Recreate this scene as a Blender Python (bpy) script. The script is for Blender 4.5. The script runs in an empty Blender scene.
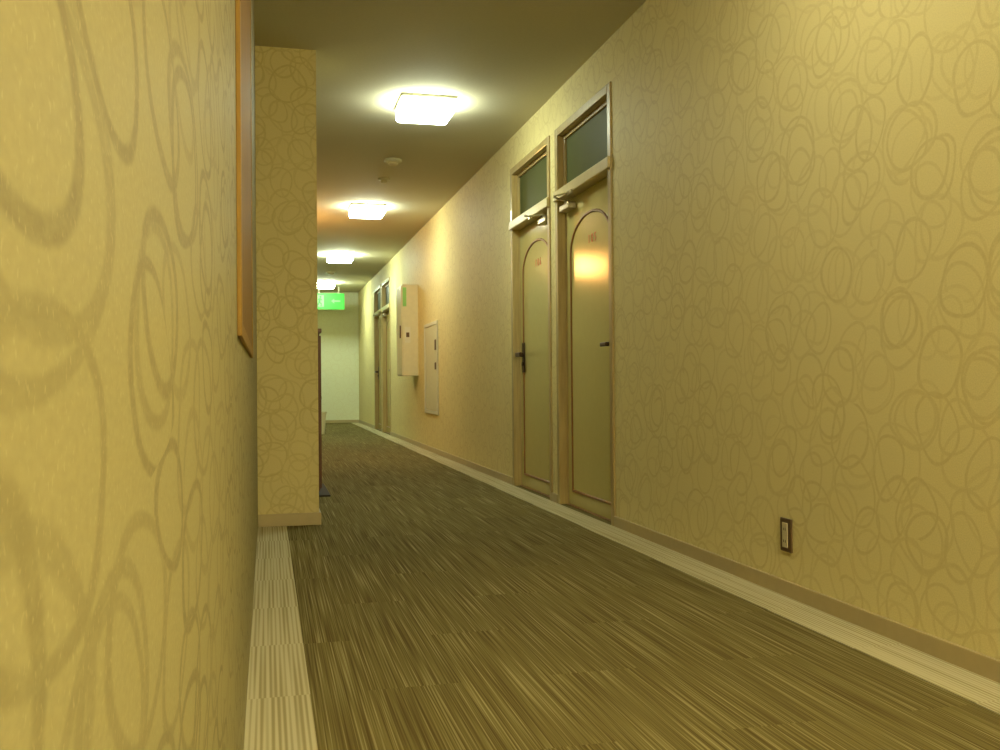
import bpy, bmesh, math
from mathutils import Vector, Matrix, Euler, Quaternion

scene = bpy.context.scene
try:
    scene.view_settings.view_transform = 'Standard'
    scene.view_settings.look = 'None'
except Exception:
    pass

# ---------------------------------------------------------------- helpers
H = 2.72          # ceiling height
XR = 1.868        # right wall plane
XL = -0.055       # left wall plane
YE = 20.0         # end wall
YB = -3.0         # back wall

def link(ob):
    scene.collection.objects.link(ob)
    return ob

def meta(ob, label=None, category=None, kind=None, group=None):
    if label: ob["label"] = label
    if category: ob["category"] = category
    if kind: ob["kind"] = kind
    if group: ob["group"] = group
    return ob

def new_obj(name, bm, mats, parent=None, loc=None, smooth=False):
    me = bpy.data.meshes.new(name)
    bmesh.ops.recalc_face_normals(bm, faces=bm.faces)
    bm.to_mesh(me); bm.free()
    if smooth:
        for p in me.polygons: p.use_smooth = True
    ob = bpy.data.objects.new(name, me)
    for m in (mats if isinstance(mats, (list, tuple)) else [mats]):
        me.materials.append(m)
    link(ob)
    if loc is not None: ob.location = loc
    if parent is not None: ob.parent = parent
    return ob

def add_box(bm, x0, x1, y0, y1, z0, z1, bevel=0.0, mat=0, seg=2):
    r = bmesh.ops.create_cube(bm, size=1.0)
    vs = r['verts']
    for v in vs:
        v.co = Vector(((x0+x1)/2 + v.co.x*(x1-x0), (y0+y1)/2 + v.co.y*(y1-y0), (z0+z1)/2 + v.co.z*(z1-z0)))
    if bevel > 0:
        edges = list(set(e for v in vs for e in v.link_edges))
        bmesh.ops.bevel(bm, geom=edges, offset=bevel, segments=seg, affect='EDGES', profile=0.5)

def add_cyl(bm, c, axis, r0, r1, depth, seg=24):
    q = Vector((0, 0, 1)).rotation_difference(Vector(axis)).to_matrix().to_4x4()
    M = Matrix.Translation(Vector(c)) @ q
    bmesh.ops.create_cone(bm, cap_ends=True, segments=seg, radius1=r0, radius2=r1, depth=depth, matrix=M)

def lathe(bm, prof, seg=32, c=(0, 0, 0)):
    rings = []
    for (r, z) in prof:
        if r < 1e-6:
            rings.append([bm.verts.new((c[0], c[1], c[2]+z))])
        else:
            rings.append([bm.verts.new((c[0]+r*math.cos(2*math.pi*i/seg), c[1]+r*math.sin(2*math.pi*i/seg), c[2]+z)) for i in range(seg)])
    for a, b in zip(rings, rings[1:]):
        for i in range(seg):
            j = (i+1) % seg
            if len(a) == 1 and len(b) == 1: continue
            if len(a) == 1: bm.faces.new((a[0], b[i], b[j]))
            elif len(b) == 1: bm.faces.new((a[i], a[j], b[0]))
            else: bm.faces.new((a[i], a[j], b[j], b[i]))

def sweep_yz(bm, pts, xf, w, t, closed=True):
    n = len(pts); rings = []
    for i in range(n):
        p = Vector(pts[i])
        a = Vector(pts[(i-1) % n]) if (closed or i > 0) else p
        b = Vector(pts[(i+1) % n]) if (closed or i < n-1) else p
        d1 = (p-a); d2 = (b-p)
        if d1.length < 1e-9: d1 = d2
        if d2.length < 1e-9: d2 = d1
        d1.normalize(); d2.normalize()
        n1 = Vector((-d1.y, d1.x)); n2 = Vector((-d2.y, d2.x))
        m = (n1+n2)
        m.normalize()
        k = 1.0/max(0.5, m.dot(n1))
        ring = []
        for (o, h) in ((-w/2, 0), (-w/4, -t), (w/4, -t), (w/2, 0)):
            q = p + m*o*k
            ring.append(bm.verts.new((xf+h, q.x, q.y)))
        rings.append(ring)
    rng = range(n) if closed else range(n-1)
    for i in rng:
        a = rings[i]; b = rings[(i+1) % n]
        for k in range(3):
            bm.faces.new((a[k], a[k+1], b[k+1], b[k]))

# ---------------------------------------------------------------- materials
def mat_new(name):
    m = bpy.data.materials.new(name); m.use_nodes = True
    nt = m.node_tree
    b = nt.nodes.get('Principled BSDF')
    return m, nt, b

def N(nt, t, **kw):
    n = nt.nodes.new(t)
    for k, v in kw.items(): setattr(n, k, v)
    return n

def math_node(nt, op, a, b=None, clamp=False):
    n = N(nt, 'ShaderNodeMath', operation=op, use_clamp=clamp)
    for i, v in enumerate((a, b)):
        if v is None: continue
        if isinstance(v, (int, float)): n.inputs[i].default_value = v
        else: nt.links.new(v, n.inputs[i])
    return n.outputs[0]

def simple(name, col, rough=0.5, metal=0.0, noise=0.08, nscale=20.0, spec=0.5, coat=0.0):
    m, nt, b = mat_new(name)
    tc = N(nt, 'ShaderNodeTexCoord')
    no = N(nt, 'ShaderNodeTexNoise'); no.inputs['Scale'].default_value = nscale; no.inputs['Detail'].default_value = 2
    nt.links.new(tc.outputs['Object'], no.inputs['Vector'])
    mix = N(nt, 'ShaderNodeMix', data_type='RGBA')
    mix.inputs['A'].default_value = (*[c*(1-noise) for c in col], 1)
    mix.inputs['B'].default_value = (*[min(1, c*(1+noise)) for c in col], 1)
    nt.links.new(no.outputs['Fac'], mix.inputs['Factor'])
    nt.links.new(mix.outputs['Result'], b.inputs['Base Color'])
    b.inputs['Roughness'].default_value = rough
    b.inputs['Metallic'].default_value = metal
    b.inputs['Specular IOR Level'].default_value = spec
    b.inputs['Coat Weight'].default_value = coat
    return m

def emis(name, col, strength, base=(0.9, 0.9, 0.85)):
    m, nt, b = mat_new(name)
    b.inputs['Base Color'].default_value = (*base, 1)
    b.inputs['Emission Color'].default_value = (*col, 1)
    b.inputs['Emission Strength'].default_value = strength
    return m

def wood(name, c0, c1, rough=0.35, axis='Z', coat=0.2, spec=0.5):
    m, nt, b = mat_new(name)
    tc = N(nt, 'ShaderNodeTexCoord'); mp = N(nt, 'ShaderNodeMapping')
    mp.inputs['Scale'].default_value = (60, 60, 4) if axis == 'Z' else (60, 4, 60)
    nt.links.new(tc.outputs['Object'], mp.inputs['Vector'])
    no = N(nt, 'ShaderNodeTexNoise'); no.inputs['Scale'].default_value = 1.0; no.inputs['Detail'].default_value = 4
    nt.links.new(mp.outputs[0], no.inputs['Vector'])
    cr = N(nt, 'ShaderNodeValToRGB')
    cr.color_ramp.elements[0].position = 0.3; cr.color_ramp.elements[0].color = (*c0, 1)
    cr.color_ramp.elements[1].position = 0.7; cr.color_ramp.elements[1].color = (*c1, 1)
    nt.links.new(no.outputs['Fac'], cr.inputs[0]); nt.links.new(cr.outputs[0], b.inputs['Base Color'])
    b.inputs['Roughness'].default_value = rough
    b.inputs['Coat Weight'].default_value = coat
    b.inputs['Specular IOR Level'].default_value = spec
    return m

def wallpaper(name, axis, pscale=1.0, base=(0.80, 0.70, 0.35), line=(0.57, 0.45, 0.18), strength=0.75, nlay=4, wmul=1.0, ystretch=1.0, flecks=False, grain=0.14):
    m, nt, b = mat_new(name)
    tc = N(nt, 'ShaderNodeTexCoord'); sp = N(nt, 'ShaderNodeSeparateXYZ')
    nt.links.new(tc.outputs['Object'], sp.inputs[0])
    cb = N(nt, 'ShaderNodeCombineXYZ')
    nt.links.new(math_node(nt, 'MULTIPLY', sp.outputs['Y' if axis == 'Y' else 'X'], 1.0/ystretch), cb.inputs[0])
    nt.links.new(sp.outputs['Z'], cb.inputs[1])
    wn = N(nt, 'ShaderNodeTexNoise', noise_dimensions='2D'); wn.inputs['Scale'].default_value = 6.0/pscale
    wn.inputs['Detail'].default_value = 0
    nt.links.new(cb.outputs[0], wn.inputs['Vector'])
    vm = N(nt, 'ShaderNodeVectorMath', operation='SUBTRACT'); vm.inputs[1].default_value = (0.5, 0.5, 0.5)
    nt.links.new(wn.outputs['Color'], vm.inputs[0])
    vs = N(nt, 'ShaderNodeVectorMath', operation='SCALE'); vs.inputs['Scale'].default_value = 0.04*pscale
    nt.links.new(vm.outputs[0], vs.inputs[0])
    va = N(nt, 'ShaderNodeVectorMath', operation='ADD')
    nt.links.new(cb.outputs[0], va.inputs[0]); nt.links.new(vs.outputs[0], va.inputs[1])
    layers = [
        (0.235, 0.3, 1.00, 0.38, 0.026, (0.00, 0.00)),
        (0.210, 1.1, 1.30, 0.39, 0.028, (3.17, 1.31)),
        (0.255, 2.0, 1.25, 0.37, 0.024, (7.73, 5.12)),
        (0.190, 2.7, 0.85, 0.39, 0.030, (1.91, 9.40)),
    ][:nlay]
    tot = None
    for (cell, rot, asp, rad, wd, off) in layers:
        wd *= wmul
        r1 = N(nt, 'ShaderNodeMapping'); r1.inputs['Rotation'].default_value = (0, 0, rot)
        nt.links.new(va.outputs[0], r1.inputs['Vector'])
        mp = N(nt, 'ShaderNodeMapping')
        mp.inputs['Location'].default_value = (off[0], off[1], 0)
        s = 1.0/(cell*pscale)
        mp.inputs['Scale'].default_value = (s, s*asp, 1)
        nt.links.new(r1.outputs[0], mp.inputs['Vector'])
        vo = N(nt, 'ShaderNodeTexVoronoi', voronoi_dimensions='2D', feature='F1')
        vo.inputs['Scale'].default_value = 1.0; vo.inputs['Randomness'].default_value = 0.40
        nt.links.new(mp.outputs[0], vo.inputs['Vector'])
        sc = N(nt, 'ShaderNodeSeparateColor'); nt.links.new(vo.outputs['Color'], sc.inputs[0])
        rr = math_node(nt, 'MULTIPLY_ADD', sc.outputs[0], 0.10)
        rr.node.inputs[2].default_value = rad-0.05
        d = math_node(nt, 'ABSOLUTE', math_node(nt, 'SUBTRACT', vo.outputs['Distance'], rr))
        mr = N(nt, 'ShaderNodeMapRange', interpolation_type='SMOOTHSTEP')
        mr.inputs['From Min'].default_value = wd*0.6; mr.inputs['From Max'].default_value = wd*1.7
        mr.inputs['To Min'].default_value = 1; mr.inputs['To Max'].default_value = 0
        nt.links.new(d, mr.inputs['Value'])
        g = math_node(nt, 'MULTIPLY_ADD', sc.outputs[1], 0.6); g.node.inputs[2].default_value = 0.4
        l = math_node(nt, 'MULTIPLY', mr.outputs[0], g)
        tot = l if tot is None else math_node(nt, 'MAXIMUM', tot, l)
    bn = N(nt, 'ShaderNodeTexNoise', noise_dimensions='2D'); bn.inputs['Scale'].default_value = 60.0/pscale
    bn.inputs['Detail'].default_value = 3; bn.inputs['Roughness'].default_value = 0.7
    nt.links.new(cb.outputs[0], bn.inputs['Vector'])
    bk = N(nt, 'ShaderNodeMapRange'); bk.inputs['From Min'].default_value = 0.3; bk.inputs['From Max'].default_value = 0.6
    bk.inputs['To Min'].default_value = 0.6; bk.inputs['To Max'].default_value = 1.0
    nt.links.new(bn.outputs['Fac'], bk.inputs['Value'])
    fac = math_node(nt, 'MULTIPLY', math_node(nt, 'MULTIPLY', tot, bk.outputs[0]), strength)
    gn = N(nt, 'ShaderNodeTexNoise', noise_dimensions='2D'); gn.inputs['Scale'].default_value = 260.0
    gn.inputs['Detail'].default_value = 2
    nt.links.new(cb.outputs[0], gn.inputs['Vector'])
    bm_ = N(nt, 'ShaderNodeMix', data_type='RGBA')
    bm_.inputs['A'].default_value = (*[c*(1-grain) for c in base], 1); bm_.inputs['B'].default_value = (*[c*(1+grain) for c in base], 1)
    nt.links.new(gn.outputs['Fac'], bm_.inputs['Factor'])
    mx = N(nt, 'ShaderNodeMix', data_type='RGBA')
    nt.links.new(fac, mx.inputs['Factor']); nt.links.new(bm_.outputs['Result'], mx.inputs['A'])
    mx.inputs['B'].default_value = (*line, 1)
    out = mx.outputs['Result']
    if flecks:
        fm = N(nt, 'ShaderNodeMapping'); fm.inputs['Rotation'].default_value = (0, 0, 0.6); fm.inputs['Scale'].default_value = (620, 260, 1)
        nt.links.new(cb.outputs[0], fm.inputs['Vector'])
        fn = N(nt, 'ShaderNodeTexNoise', noise_dimensions='2D'); fn.inputs['Scale'].default_value = 1.0; fn.inputs['Detail'].default_value = 1
        nt.links.new(fm.outputs[0], fn.inputs['Vector'])
        fr = N(nt, 'ShaderNodeMapRange'); fr.inputs['From Min'].default_value = 0.64; fr.inputs['From Max'].default_value = 0.82
        fr.inputs['To Min'].default_value = 0.0; fr.inputs['To Max'].default_value = 0.35
        nt.links.new(fn.outputs['Fac'], fr.inputs['Value'])
        mf = N(nt, 'ShaderNodeMix', data_type='RGBA')
        nt.links.new(fr.outputs[0], mf.inputs['Factor']); nt.links.new(out, mf.inputs['A'])
        mf.inputs['B'].default_value = (min(1, base[0]*1.5), min(1, base[1]*1.5), min(1, base[2]*1.7), 1)
        out = mf.outputs['Result']
    nt.links.new(out, b.inputs['Base Color'])
    b.inputs['Roughness'].default_value = 0.6
    b.inputs['Specular IOR Level'].default_value = 0.25
    return m

def carpet():
    m, nt, b = mat_new('olive_streaked_carpet')
    tc = N(nt, 'ShaderNodeTexCoord'); sp = N(nt, 'ShaderNodeSeparateXYZ')
    nt.links.new(tc.outputs['Object'], sp.inputs[0])
    tx = math_node(nt, 'FLOOR', math_node(nt, 'DIVIDE', sp.outputs['X'], 0.25))
    sh = math_node(nt, 'MULTIPLY', math_node(nt, 'MODULO', tx, 2.0), 0.5)
    ty = math_node(nt, 'FLOOR', math_node(nt, 'ADD', math_node(nt, 'DIVIDE', sp.outputs['Y'], 1.0), sh))
    ct = N(nt, 'ShaderNodeCombineXYZ'); nt.links.new(tx, ct.inputs[0]); nt.links.new(ty, ct.inputs[1])
    wn = N(nt, 'ShaderNodeTexWhiteNoise', noise_dimensions='2D'); nt.links.new(ct.outputs[0], wn.inputs['Vector'])
    def streak(fx, fy, det, k):
        cb = N(nt, 'ShaderNodeCombineXYZ')
        nt.links.new(math_node(nt, 'MULTIPLY', sp.outputs['X'], fx), cb.inputs[0])
        nt.links.new(math_node(nt, 'ADD', math_node(nt, 'MULTIPLY', sp.outputs['Y'], fy), math_node(nt, 'MULTIPLY', wn.outputs['Value'], k)), cb.inputs[1])
        n1 = N(nt, 'ShaderNodeTexNoise', noise_dimensions='2D'); n1.inputs['Scale'].default_value = 1.0
        n1.inputs['Detail'].default_value = det; n1.inputs['Roughness'].default_value = 0.5
        nt.links.new(cb.outputs[0], n1.inputs['Vector'])
        return n1.outputs['Fac']
    a = streak(240.0, 1.6, 1.0, 37.0); c = streak(80.0, 1.0, 1.0, 91.0)
    mixv = math_node(nt, 'ADD', math_node(nt, 'MULTIPLY', a, 0.78), math_node(nt, 'MULTIPLY', c, 0.22))
    cr = N(nt, 'ShaderNodeValToRGB'); e = cr.color_ramp.elements
    e[0].position = 0.28; e[0].color = (0.090, 0.064, 0.020, 1)
    e[1].position = 0.76; e[1].color = (0.36, 0.31, 0.15, 1)
    x = cr.color_ramp.elements.new(0.44); x.color = (0.145, 0.113, 0.037, 1)
    x = cr.color_ramp.elements.new(0.58); x.color = (0.193, 0.160, 0.057, 1)
    nt.links.new(mixv, cr.inputs[0])
    hs = N(nt, 'ShaderNodeHueSaturation')
    nt.links.new(cr.outputs[0], hs.inputs['Color'])
    v = math_node(nt, 'MULTIPLY_ADD', wn.outputs['Value'], 0.10); v.node.inputs[2].default_value = 0.95
    nt.links.new(v, hs.inputs['Value'])
    nt.links.new(hs.outputs[0], b.inputs['Base Color'])
    b.inputs['Roughness'].default_value = 0.95; b.inputs['Specular IOR Level'].default_value = 0.1
    return m

def border():
    m, nt, b = mat_new('cream_pinstripe_border_carpet')
    tc = N(nt, 'ShaderNodeTexCoord'); sp = N(nt, 'ShaderNodeSeparateXYZ')
    nt.links.new(tc.outputs['Object'], sp.inputs[0])
    ty = math_node(nt, 'FLOOR', math_node(nt, 'DIVIDE', sp.outputs['Y'], 0.5))
    par = math_node(nt, 'MULTIPLY', math_node(nt, 'MODULO', ty, 2.0), 0.5)
    s = math_node(nt, 'SINE', math_node(nt, 'MULTIPLY', math_node(nt, 'ADD', math_node(nt, 'MULTIPLY', sp.outputs['X'], 75.0), par), 6.2832))
    cb = N(nt, 'ShaderNodeCombineXYZ')
    nt.links.new(math_node(nt, 'MULTIPLY', sp.outputs['X'], 90.0), cb.inputs[0]); nt.links.new(sp.outputs['Y'], cb.inputs[1])
    n1 = N(nt, 'ShaderNodeTexNoise', noise_dimensions='2D'); n1.inputs['Scale'].default_value = 1.0; n1.inputs['Detail'].default_value = 0
    nt.links.new(cb.outputs[0], n1.inputs['Vector'])
    cr = N(nt, 'ShaderNodeValToRGB'); e = cr.color_ramp.elements
    e[0].position = 0.1; e[0].color = (0.34, 0.29, 0.15, 1)
    e[1].position = 0.65; e[1].color = (0.55, 0.50, 0.32, 1)
    mm = math_node(nt, 'MULTIPLY_ADD', s, 0.3); nt.links.new(n1.outputs['Fac'], mm.node.inputs[2])
    nt.links.new(mm, cr.inputs[0]); nt.links.new(cr.outputs[0], b.inputs['Base Color'])
    b.inputs['Roughness'].default_value = 0.95; b.inputs['Specular IOR Level'].default_value = 0.1
    return m

M_wp_y = wallpaper('ring_wallpaper_side', 'Y', 1.12, strength=0.48, wmul=0.74)
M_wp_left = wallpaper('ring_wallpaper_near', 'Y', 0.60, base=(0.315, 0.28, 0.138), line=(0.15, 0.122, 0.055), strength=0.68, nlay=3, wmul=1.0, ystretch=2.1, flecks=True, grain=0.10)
M_wp_x = wallpaper('ring_wallpaper_cross', 'X', 1.0, strength=0.50, wmul=0.75, base=(0.65, 0.56, 0.26), line=(0.40, 0.31, 0.11))
M_wp_end = wallpaper('pale_wallpaper_end', 'X', 1.0, strength=0.15, nlay=2, base=(0.82, 0.85, 0.62))
M_ceil = simple('ceiling_paint', (0.60, 0.565, 0.43), 0.8, noise=0.05, nscale=60, spec=0.2)
M_carpet = carpet(); M_border = border()
M_base = simple('tan_baseboard_vinyl', (0.47, 0.38, 0.20), 0.45)
M_frame = wood('light_tan_frame_wood', (0.40, 0.29, 0.11), (0.51, 0.39, 0.16), 0.4)
M_bar = simple('pale_transom_bar', (0.68, 0.57, 0.30), 0.35)
M_door = simple('glossy_pale_olive_door_paint', (0.62, 0.54, 0.21), 0.15, noise=0.04, coat=0.0, spec=0.5)
M_mould = simple('red_brown_moulding', (0.28, 0.13, 0.035), 0.35)
M_glass = simple('frosted_grey_green_glass', (0.10, 0.11, 0.04), 0.5, noise=0.1, nscale=4, spec=0.06)
M_chrome = simple('brushed_silver_metal', (0.55, 0.50, 0.36), 0.3, metal=0.9)
M_bronze = simple('dark_bronze_metal', (0.07, 0.04, 0.02), 0.35, metal=0.6)
M_red = simple('orange_red_lettering', (0.70, 0.16, 0.02), 0.4)
M_cream = simple('cream_enamel', (0.70, 0.66, 0.44), 0.4)
M_gap = simple('dark_gap', (0.03, 0.02, 0.01), 0.8)
M_brown = simple('brown_switch_plate', (0.12, 0.07, 0.025), 0.4)
M_ivory = simple('ivory_plastic', (0.66, 0.58, 0.36), 0.4)
M_redwood = wood('dark_red_brown_wood', (0.10, 0.035, 0.015), (0.17, 0.06, 0.025), 0.4)
M_owood = wood('golden_brown_varnished_wood', (0.25, 0.145, 0.03), (0.33, 0.195, 0.045), 0.6, coat=0.0, spec=0.15)
M_panel = wood('varnished_panel', (0.19, 0.10, 0.018), (0.26, 0.14, 0.026), 0.6, coat=0.0, spec=0.15)
M_white = simple('white_plastic', (0.72, 0.70, 0.55), 0.4)
M_lamp = emis('lit_acrylic_diffuser', (0.90, 1.0, 0.76), 36.0)
M_lampfar = emis('lit_acrylic_diffuser_cool', (0.84, 1.0, 0.74), 70.0)
M_lampmid = emis('lit_acrylic_diffuser_soft', (1.0, 0.98, 0.68), 24.0)
M_lampwarm = emis('lit_acrylic_diffuser_warm', (1.0, 0.90, 0.56), 345.0)
M_sconce = emis('lit_amber_glass', (1.0, 0.46, 0.12), 75.0)
M_green = emis('lit_green_sign_face', (0.03, 0.85, 0.04), 0.75, (0.02, 0.25, 0.02))
M_signwhite = emis('lit_pale_green_sign_mark', (0.30, 1.0, 0.25), 0.6, (0.15, 0.3, 0.15))
M_greenpatch = simple('green_patch', (0.25, 0.60, 0.16), 0.4)

# ---------------------------------------------------------------- room shell
T = 0.16
bm = bmesh.new(); add_box(bm, XL-T, XR+0.5, YB-T, YE+T, -0.1, 0.0)
meta(new_obj('floor', bm, M_carpet), 'olive brown streaked carpet floor of the corridor', 'floor', 'structure')
bm = bmesh.new(); add_box(bm, XL-T, XR+0.5, YB-T, YE+T, H, H+0.1)
meta(new_obj('ceiling', bm, M_ceil), 'plain painted ceiling of the corridor', 'ceiling', 'structure')
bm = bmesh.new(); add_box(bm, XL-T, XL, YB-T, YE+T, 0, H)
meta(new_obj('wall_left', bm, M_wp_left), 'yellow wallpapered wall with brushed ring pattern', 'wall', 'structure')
bm = bmesh.new(); add_box(bm, XL, XR, YE, YE+T, 0, H)
meta(new_obj('wall_end', bm, M_wp_end), 'pale wallpapered wall closing the corridor', 'wall', 'structure')
bm = bmesh.new(); add_box(bm, XL, XR, YB-T, YB, 0, H)
meta(new_obj('wall_back', bm, M_wp_x), 'wallpapered wall closing the near end of the corridor', 'wall', 'structure')
PX = 0.284; PY0 = 5.53; PY1 = 6.0
bm = bmesh.new(); add_box(bm, XL, PX, PY0, PY1, 0, H)
meta(new_obj('wall_pillar', bm, M_wp_x), 'wallpapered pillar jutting from the corridor wall', 'wall', 'structure')

DW = 1.05; DTOP = 2.47
doors = [(4.96, 'right'), (6.14, 'left'), (14.75, 'right'), (15.93, 'left')]
bm = bmesh.new()
y = YB-T
for (d0, _) in doors:
    add_box(bm, XR, XR+T, y, d0, 0, H)
    add_box(bm, XR, XR+T, d0, d0+DW, DTOP, H)
    y = d0+DW
add_box(bm, XR, XR+T, y, YE+T, 0, H)
meta(new_obj('wall_right', bm, M_wp_y), 'long yellow wallpapered wall with tangled ring pattern', 'wall', 'structure')

bm = bmesh.new(); y = YB
for (d0, _) in doors:
    if d0-y > 0.02: add_box(bm, XR-0.012, XR, y, d0, 0.0, 0.06, 0.003)
    y = d0+DW
add_box(bm, XR-0.012, XR, y, YE, 0.0, 0.06, 0.003)
meta(new_obj('baseboard_right', bm, M_base), 'tan vinyl baseboard along the long wall', 'baseboard', 'structure')
bm = bmesh.new()
add_box(bm, XL, PX+0.012, PY0-0.012, PY0, 0.0, 0.07, 0.003)
add_box(bm, PX, PX+0.012, PY0, PY1, 0.0, 0.07, 0.003)
meta(new_obj('baseboard_pillar', bm, M_base), 'tan vinyl baseboard around the pillar', 'baseboard', 'structure')
bm = bmesh.new(); add_box(bm, XL, XR-0.012, YE-0.012, YE, 0.0, 0.06, 0.003)
meta(new_obj('baseboard_end', bm, M_base), 'tan vinyl baseboard on the end wall', 'baseboard', 'structure')
bm = bmesh.new(); add_box(bm, XR-0.18, XR-0.012, YB, YE-0.012, 0.0, 0.003)
meta(new_obj('trim_1', bm, M_border), 'cream pinstriped carpet border strip along the long wall', 'carpet border', 'structure')
bm = bmesh.new(); add_box(bm, XL, XL+0.158, YB, PY0-0.012, 0.0, 0.003)
meta(new_obj('trim_2', bm, M_border), 'cream pinstriped carpet border strip ending at the pillar', 'carpet border', 'structure')

# ---------------------------------------------------------------- doors
def build_door(idx, y0, handle, num):
    e = bpy.data.objects.new('door_%d' % idx, None); link(e)
    e.location = (XR, y0+DW/2, 0); e.empty_display_size = 0.2
    meta(e, 'pale olive guest room door with arched moulding and transom window', 'door', 'structure')
    def P(ob):
        ob.location = ob.location - e.location
        ob.parent = e
        return ob
    y1 = y0+DW; s = 0.052
    U = 0.035
    xf = XR-0.010; xb = XR+T-0.01
    bm = bmesh.new()
    add_box(bm, xf, xb, y0, y0+s, 0, DTOP, 0.004)
    add_box(bm, xf, xb, y1-s, y1, 0, DTOP, 0.004)
    add_box(bm, xf, xb, y0+s, y1-s, DTOP-0.05, DTOP, 0.004)
    add_box(bm, XR+0.045, XR+0.05, y0+s, y0+s+0.012, 0, 1.95+U)
    add_box(bm, XR+0.045, XR+0.05, y1-s-0.012, y1-s, 0, 1.95+U)
    P(new_obj('door_frame', bm, M_frame))
    bm = bmesh.new(); add_box(bm, XR+0.035, xb, y0+s, y1-s, 0.0, 0.006, 0.001)
    P(new_obj('door_sill', bm, M_mould))
    bm = bmesh.new()
    add_box(bm, xf-0.016, xb, y0+0.004, y1-0.004, 1.955+U, 2.02+U, 0.006)
    P(new_obj('transom_bar', bm, M_bar))
    gx = XR+0.05
    bm = bmesh.new()
    a0, a1, b0, b1 = y0+s, y1-s, 2.02+U, DTOP-0.05
    for (p, q, r, t) in ((a0, a0+0.025, b0, b1), (a1-0.025, a1, b0, b1), (a0+0.025, a1-0.025, b0, b0+0.025), (a0+0.025, a1-0.025, b1-0.025, b1)):
        add_box(bm, gx-0.015, gx+0.03, p, q, r, t, 0.003)
    tw = P(new_obj('transom_window', bm, M_frame))
    bm = bmesh.new(); add_box(bm, gx, gx+0.012, a0+0.025, a1-0.025, b0+0.025, b1-0.025)
    g = new_obj('window_glass', bm, M_glass); g.parent = tw
    lx = XR+0.05
    bm = bmesh.new(); add_box(bm, lx, lx+0.04, y0+s+0.003, y1-s-0.003, 0.007, 1.953+U, 0.002)
    leaf = P(new_obj('door_leaf', bm, M_door))
    i = 0.10; m0 = y0+s+i; m1 = y1-s-i; zb = 0.10; zs = 1.63; zc = 1.84
    pts = [(m0, zb), (m1, zb), (m1, zs)]
    n = 20
    for k in range(1, n):
        a = math.pi*k/n
        pts.append(((m0+m1)/2+(m1-m0)/2*math.cos(a), zs+(zc-zs)*math.sin(a)))
    pts.append((m0, zs))
    bm = bmesh.new(); sweep_yz(bm, pts, lx, 0.019, 0.008)
    o = new_obj('arched_moulding', bm, M_mould); o.parent = leaf
    cu = bpy.data.curves.new('num', 'FONT'); cu.body = num; cu.size = 0.075; cu.extrude = 0.001; cu.align_x = 'CENTER'
    cu.space_character = 1.5
    to = bpy.data.objects.new('tmp', cu); link(to)
    bpy.context.view_layer.update()
    me = bpy.data.meshes.new_from_object(to.evaluated_get(bpy.context.evaluated_depsgraph_get()))
    bpy.data.objects.remove(to)
    me.transform(Matrix(((0, 0, -1, lx-0.0015), (-1, 0, 0, (y0+y1)/2-0.04), (0, 1, 0, 1.65), (0, 0, 0, 1))))
    no = bpy.data.objects.new('room_number', me); me.materials.clear(); me.materials.append(M_red); link(no); no.parent = leaf
    hy = y0+s+0.05 if handle == 'right' else y1-s-0.10
    sg = 1 if handle == 'right' else -1
    k = 1.0 if handle == 'right' else 1.35
    bm = bmesh.new()
    add_box(bm, lx-0.008, lx, hy-0.026*k, hy+0.026*k, 1.0-0.09*k, 1.0+0.08*k, 0.004)
    add_cyl(bm, (lx-0.03, hy, 1.015), (1, 0, 0), 0.013*k, 0.013*k, 0.05, 16)
    L = 0.085*k
    add_box(bm, lx-0.068, lx-0.046, hy-0.014 if sg > 0 else hy-L, hy+L if sg > 0 else hy+0.014, 1.015-0.012*k, 1.015+0.012*k, 0.006)
    add_cyl(bm, (lx-0.012, hy, 0.945), (1, 0, 0), 0.012*k, 0.012*k, 0.012, 16)
    o = new_obj('lever_handle', bm, M_bronze); o.parent = leaf
    bm = bmesh.new()
    if handle == 'right': c0, c1 = y1-s-0.22, y1-s-0.03
    else: c0, c1 = y0+s+0.05, y0+s+0.24
    add_box(bm, lx-0.058, lx, c0, c1, 1.872+U, 1.915+U, 0.008)
    cm = (c0+c1)/2
    add_cyl(bm, (lx-0.038, cm, 1.922+U), (0, 0, 1), 0.012, 0.012, 0.022, 16)
    def arm(p, q, w=0.008, t=0.004):
        p = Vector(p); q = Vector(q); d = (q-p); d.normalize()
        sd = Vector((0, 0, 1)).cross(d).normalized()
        vs = []
        for (u, a, b_) in ((p, -w, -t), (p, w, -t), (p, w, t), (p, -w, t), (q, -w, -t), (q, w, -t), (q, w, t), (q, -w, t)):
            vs.append(bm.verts.new(u + sd*a + Vector((0, 0, b_))))
        for f in ((0, 1, 2, 3), (4, 7, 6, 5), (0, 4, 5, 1), (1, 5, 6, 2), (2, 6, 7, 3), (3, 7, 4, 0)):
            bm.faces.new([vs[k] for k in f])
    dr = -1 if handle == 'right' else 1
    ey = cm+0.10*dr; ex = lx-0.15
    arm((lx-0.038, cm, 1.934+U), (ex, ey, 1.934+U))
    arm((ex, ey, 1.942+U), (xf-0.020, ey+0.10*dr, 1.950+U))
    ya, yb_ = sorted((ey+0.07*dr, ey+0.14*dr))
    add_box(bm, xf-0.03, xf-0.012, ya, yb_, 1.935+U, 1.962+U, 0.003)
    P(new_obj('door_closer', bm, M_chrome))
    return e

build_door(1, doors[0][0], 'right', '105')
build_door(2, doors[1][0], 'left', '106')
build_door(3, doors[2][0], 'right', '107')
build_door(4, doors[3][0], 'left', '108')

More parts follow.
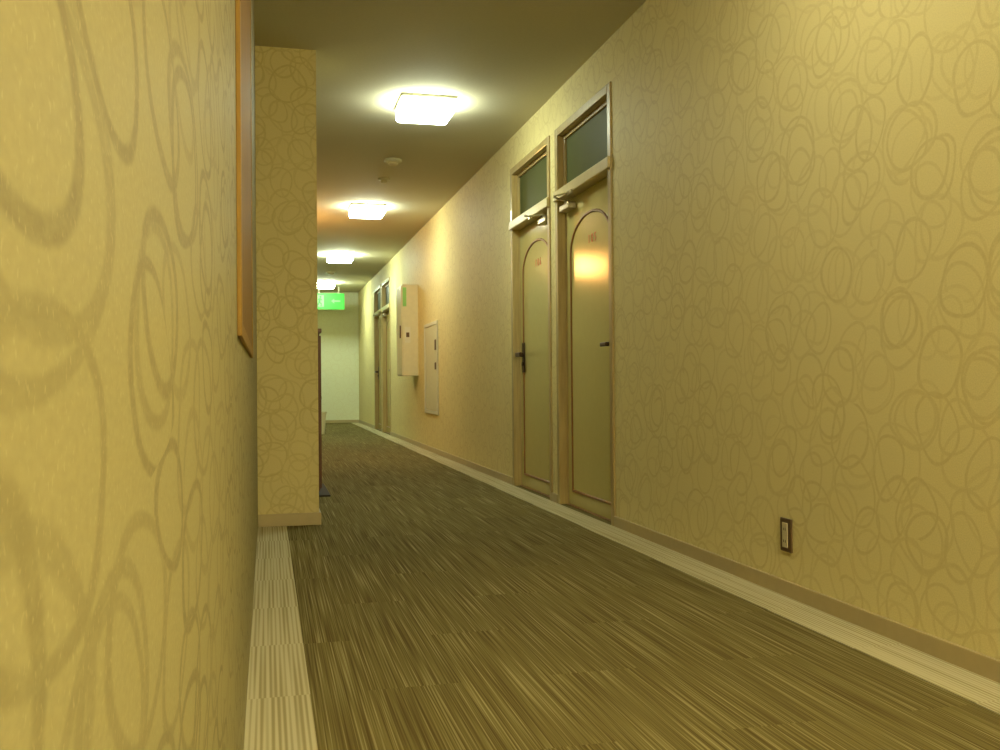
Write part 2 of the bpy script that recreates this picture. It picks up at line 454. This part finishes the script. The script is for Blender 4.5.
# ---------------------------------------------------------------- ceiling lamps
def build_lamp(ypos, mat):
    e = bpy.data.objects.new('ceiling_lamp', None); link(e); e.location = (1.06, ypos, H)
    e.empty_display_size = 0.2
    meta(e, 'square white acrylic ceiling lamp, lit', 'ceiling lamp', group='square ceiling lamps along the corridor')
    bm = bmesh.new(); add_box(bm, -0.188, 0.188, -0.188, 0.188, -0.020, 0.0, 0.008)
    new_obj('lamp_base', bm, M_white, e)
    bm = bmesh.new()
    bmesh.ops.create_cube(bm, size=1.0)
    for v in bm.verts:
        k = 0.178 if v.co.z > 0 else 0.184
        v.co = Vector((math.copysign(k, v.co.x), math.copysign(k, v.co.y), -0.020 if v.co.z > 0 else -0.105))
    bmesh.ops.bevel(bm, geom=list(bm.edges), offset=0.030, segments=5, affect='EDGES', profile=0.5)
    new_obj('lamp_shade', bm, mat, e, smooth=True)
    return e
for (yy, mm) in ((6.40, M_lamp), (10.3, M_lamp), (14.2, M_lampfar), (18.1, M_lampfar), (2.5, M_lampmid), (-1.4, M_lampwarm)):
    build_lamp(yy, mm)

# ---------------------------------------------------------------- smoke detectors
def detector(x, yy, r, label):
    e = bpy.data.objects.new('smoke_detector', None); link(e); e.location = (x, yy, H)
    meta(e, label, 'smoke detector', group='ceiling detectors')
    bm = bmesh.new(); lathe(bm, [(0, 0), (r, 0), (r, -0.015), (r*0.85, -0.022), (0, -0.022)])
    new_obj('detector_base', bm, M_cream, e)
    bm = bmesh.new(); lathe(bm, [(0, -0.022), (r*0.55, -0.022), (r*0.6, -0.035), (r*0.45, -0.048), (0, -0.052)])
    new_obj('sensor_head', bm, M_ivory, e)
detector(1.06, 8.1, 0.075, 'round cream smoke detector on the ceiling')
detector(1.07, 8.85, 0.055, 'small round cream sensor on the ceiling')
detector(1.07, 16.4, 0.085, 'round cream smoke detector by the exit sign')

# ---------------------------------------------------------------- exit sign
e = bpy.data.objects.new('exit_sign', None); link(e); e.location = (1.19, 18.9, H-0.05)
meta(e, 'green lit emergency exit sign hanging from the ceiling', 'exit sign')
bm = bmesh.new(); add_box(bm, -0.30, 0.30, -0.03, 0.03, -0.40, -0.08, 0.006)
add_box(bm, -0.2, -0.18, -0.01, 0.01, -0.08, 0.05); add_box(bm, 0.18, 0.2, -0.01, 0.01, -0.08, 0.05)
new_obj('sign_housing', bm, M_white, e)
bm = bmesh.new(); add_box(bm, -0.298, 0.298, -0.034, -0.030, -0.398, -0.082)
new_obj('sign_face', bm, M_green, e)
bm = bmesh.new()
def quad(pts, yq=-0.037):
    bm.faces.new([bm.verts.new((p[0], yq, p[1])) for p in pts])
quad([(-0.25, -0.35), (-0.10, -0.35), (-0.10, -0.12), (-0.25, -0.12)])
new_obj('doorway_marking', bm, M_signwhite, e)
bm = bmesh.new()
quad([(0.04, -0.235), (0.10, -0.185), (0.10, -0.22), (0.22, -0.22), (0.22, -0.25), (0.10, -0.25), (0.10, -0.285)])
new_obj('arrow_marking', bm, M_signwhite, e)
bm = bmesh.new()
def limb(p, q, w):
    p = Vector(p); q = Vector(q); d = (q-p).normalized(); n = Vector((-d.y, d.x))*w
    quad([p+n, q+n, q-n, p-n], -0.039)
c = Vector((-0.165, -0.155))
quad([c+Vector((0.02*math.cos(a*math.pi/6), 0.02*math.sin(a*math.pi/6))) for a in range(12)], -0.039)
limb((-0.17, -0.18), (-0.19, -0.26), 0.016); limb((-0.175, -0.19), (-0.13, -0.22), 0.008); limb((-0.18, -0.19), (-0.22, -0.215), 0.008)
limb((-0.19, -0.255), (-0.15, -0.29), 0.011); limb((-0.15, -0.285), (-0.155, -0.34), 0.009)
limb((-0.19, -0.255), (-0.21, -0.31), 0.011); limb((-0.21, -0.305), (-0.245, -0.31), 0.009)
new_obj('running_figure_marking', bm, M_green, e)

# ---------------------------------------------------------------- wall panel & box on right wall
e = bpy.data.objects.new('wall_cabinet', None); link(e); e.location = (XR, 10.95, 0.98)
meta(e, 'flush cream hose cabinet panel with dark latches', 'cabinet')
bm = bmesh.new()
for (a, b_, c0, d0) in ((-0.45, 0.45, -0.53, -0.49), (-0.45, 0.45, 0.49, 0.53), (-0.45, -0.41, -0.49, 0.49), (0.41, 0.45, -0.49, 0.49)):
    add_box(bm, -0.018, 0.0, a, b_, c0, d0, 0.003)
new_obj('cabinet_frame', bm, M_white, e)
bm = bmesh.new(); add_box(bm, -0.010, 0, -0.405, 0.405, -0.485, 0.485, 0.002)
cdoor = new_obj('cabinet_door', bm, M_cream, e)
for (z0, z1) in ((0.20, 0.32), (-0.02, 0.06)):
    bm = bmesh.new(); add_box(bm, -0.020, -0.010, -0.36, -0.29, z0, z1, 0.004)
    o = new_obj('door_latch', bm, M_brown); o.parent = cdoor

e = bpy.data.objects.new('wall_box', None); link(e); e.location = (XR, 12.2, 1.48)
meta(e, 'cream boxed cabinet mounted on the wall with green patch', 'cabinet')
bm = bmesh.new(); add_box(bm, -0.20, 0.0, -0.25, 0.25, -0.58, 0.58, 0.006)
new_obj('box_body', bm, M_cream, e)
bm = bmesh.new(); add_box(bm, -0.212, -0.20, -0.235, 0.235, -0.565, 0.565, 0.004)
d = new_obj('box_door', bm, M_cream, e)
bm = bmesh.new(); add_box(bm, -0.228, -0.212, -0.20, -0.16, -0.10, 0.06, 0.004)
o = new_obj('door_latch', bm, M_brown); o.parent = d
bm = bmesh.new(); add_box(bm, -0.195, -0.15, -0.253, -0.25, 0.30, 0.54)  # thin flat green patch high on the box's near side
new_obj('green_patch', bm, M_greenpatch, e)
bm = bmesh.new(); add_box(bm, -0.17, -0.10, -0.253, -0.25, -0.16, 0.04)
st = new_obj('instruction_plate', bm, M_white, e)
bm = bmesh.new(); add_box(bm, -0.155, -0.115, -0.256, -0.253, -0.09, -0.03)
o = new_obj('indicator_window', bm, M_brown); o.parent = st
# ---------------------------------------------------------------- outlet
e = bpy.data.objects.new('wall_outlet', None); link(e); e.location = (XR, 3.17, 0.228)
meta(e, 'dark brown outlet plate with an ivory insert low on the wall', 'outlet')
bm = bmesh.new(); add_box(bm, -0.008, 0, -0.038, 0.038, -0.062, 0.062, 0.003)
new_obj('outlet_plate', bm, M_brown, e)
bm = bmesh.new(); add_box(bm, -0.012, -0.008, -0.018, 0.018, -0.046, 0.046, 0.002)
ins = new_obj('outlet_insert', bm, M_ivory, e)
for zc_ in (-0.022, 0.022):
    for yc_ in (-0.006, 0.006):
        bm = bmesh.new()
        add_box(bm, -0.0128, -0.012, yc_-0.0012, yc_+0.0012, zc_-0.005, zc_+0.005)
        o = new_obj('outlet_slot', bm, M_gap); o.parent = ins

# ---------------------------------------------------------------- framed board on left wall
e = bpy.data.objects.new('framed_board', None); link(e); e.location = (XL, 2.65, 1.575)
meta(e, 'large varnished wooden framed board on the wall', 'framed board')
bm = bmesh.new(); f = 0.08
hh = 0.68; hw = 0.76
add_box(bm, 0, 0.009, -hw, -hw+f, -hh, hh, 0.002); add_box(bm, 0, 0.009, hw-f, hw, -hh, hh, 0.002)
add_box(bm, 0, 0.009, -hw+f, hw-f, -hh, -hh+0.03, 0.002); add_box(bm, 0, 0.009, -hw+f, hw-f, hh-0.03, hh, 0.002)
new_obj('board_frame', bm, M_owood, e)
bm = bmesh.new(); add_box(bm, 0, 0.007, -hw+f, hw-f, -hh+0.03, hh-0.03)
new_obj('board_panel', bm, M_panel, e)

# ---------------------------------------------------------------- cabinet beyond pillar
e = bpy.data.objects.new('wooden_cabinet', None); link(e); e.location = (XL+0.03, 7.3, 0)
meta(e, 'dark red-brown wooden cabinet standing behind the pillar', 'cabinet')
bm = bmesh.new(); add_box(bm, 0, 0.390, -0.4, 0.4, 0.04, 1.17, 0.004); add_box(bm, 0, 0.405, -0.41, 0.41, 1.17, 1.20, 0.004)
new_obj('cabinet_body', bm, M_redwood, e)
bm = bmesh.new(); add_box(bm, 0, 0.46, -0.42, 0.40, 0.0, 0.012, 0.003); add_box(bm, 0.01, 0.37, -0.38, 0.38, 0.012, 0.04)
new_obj('cabinet_plinth', bm, M_gap, e)
for k in (0, 1):
    bm = bmesh.new(); y0 = -0.39+k*0.395; add_box(bm, 0.390, 0.402, y0, y0+0.385, 0.06, 1.15, 0.003)
    d = new_obj('cabinet_door', bm, M_redwood, e)
    bm = bmesh.new(); add_cyl(bm, (0.412, y0+(0.35 if k == 0 else 0.035), 0.7), (1, 0, 0), 0.008, 0.012, 0.02, 12)
    o = new_obj('door_knob', bm, M_bronze); o.parent = d

e = bpy.data.objects.new('waste_bin', None); link(e); e.location = (0.80, 15.6, 0)
meta(e, 'small white round waste bin on the carpet', 'bin')
bm = bmesh.new(); lathe(bm, [(0, 0), (0.10, 0), (0.125, 0.33), (0.135, 0.34), (0.135, 0.36), (0.115, 0.36), (0.09, 0.02), (0, 0.02)])
new_obj('bin_body', bm, M_cream, e)

e = bpy.data.objects.new('wall_sconce', None); link(e); e.location = (XL, 10.9, 2.2)
meta(e, 'amber glass wall sconce, lit', 'wall lamp')
bm = bmesh.new(); add_box(bm, 0, 0.02, -0.05, 0.05, -0.09, 0.09, 0.004); add_cyl(bm, (0.05, 0, -0.03), (1, 0, 0), 0.012, 0.012, 0.08, 12)
new_obj('sconce_mount', bm, M_bronze, e)
bm = bmesh.new(); lathe(bm, [(0, -0.12), (0.05, -0.11), (0.085, -0.05), (0.095, 0.02), (0.08, 0.09), (0.05, 0.12), (0, 0.13)], c=(0.14, 0, 0))
new_obj('sconce_shade', bm, M_sconce, e, smooth=True)

# ---------------------------------------------------------------- world
w = bpy.data.worlds.new('world'); scene.world = w; w.use_nodes = True
w.node_tree.nodes['Background'].inputs[0].default_value = (0.9, 0.8, 0.5, 1)
w.node_tree.nodes['Background'].inputs[1].default_value = 0.02

# ---------------------------------------------------------------- camera
F = 950.0
cd = bpy.data.cameras.new('camera'); cam = bpy.data.objects.new('camera', cd); link(cam)
cd.sensor_width = 36.0; cd.lens = 36.0*F/1000.0; cd.clip_start = 0.01; cd.clip_end = 100
yaw = math.atan(233/F); pitch = math.atan(8/F)
fw = Vector((math.sin(yaw)*math.cos(pitch), math.cos(yaw)*math.cos(pitch), math.sin(pitch)))
q = fw.to_track_quat('-Z', 'Y')
cam.rotation_mode = 'QUATERNION'
cam.rotation_quaternion = q @ Quaternion((0, 0, 1), math.radians(-0.5))
cam.location = (0, 0, 0.80)
scene.camera = cam
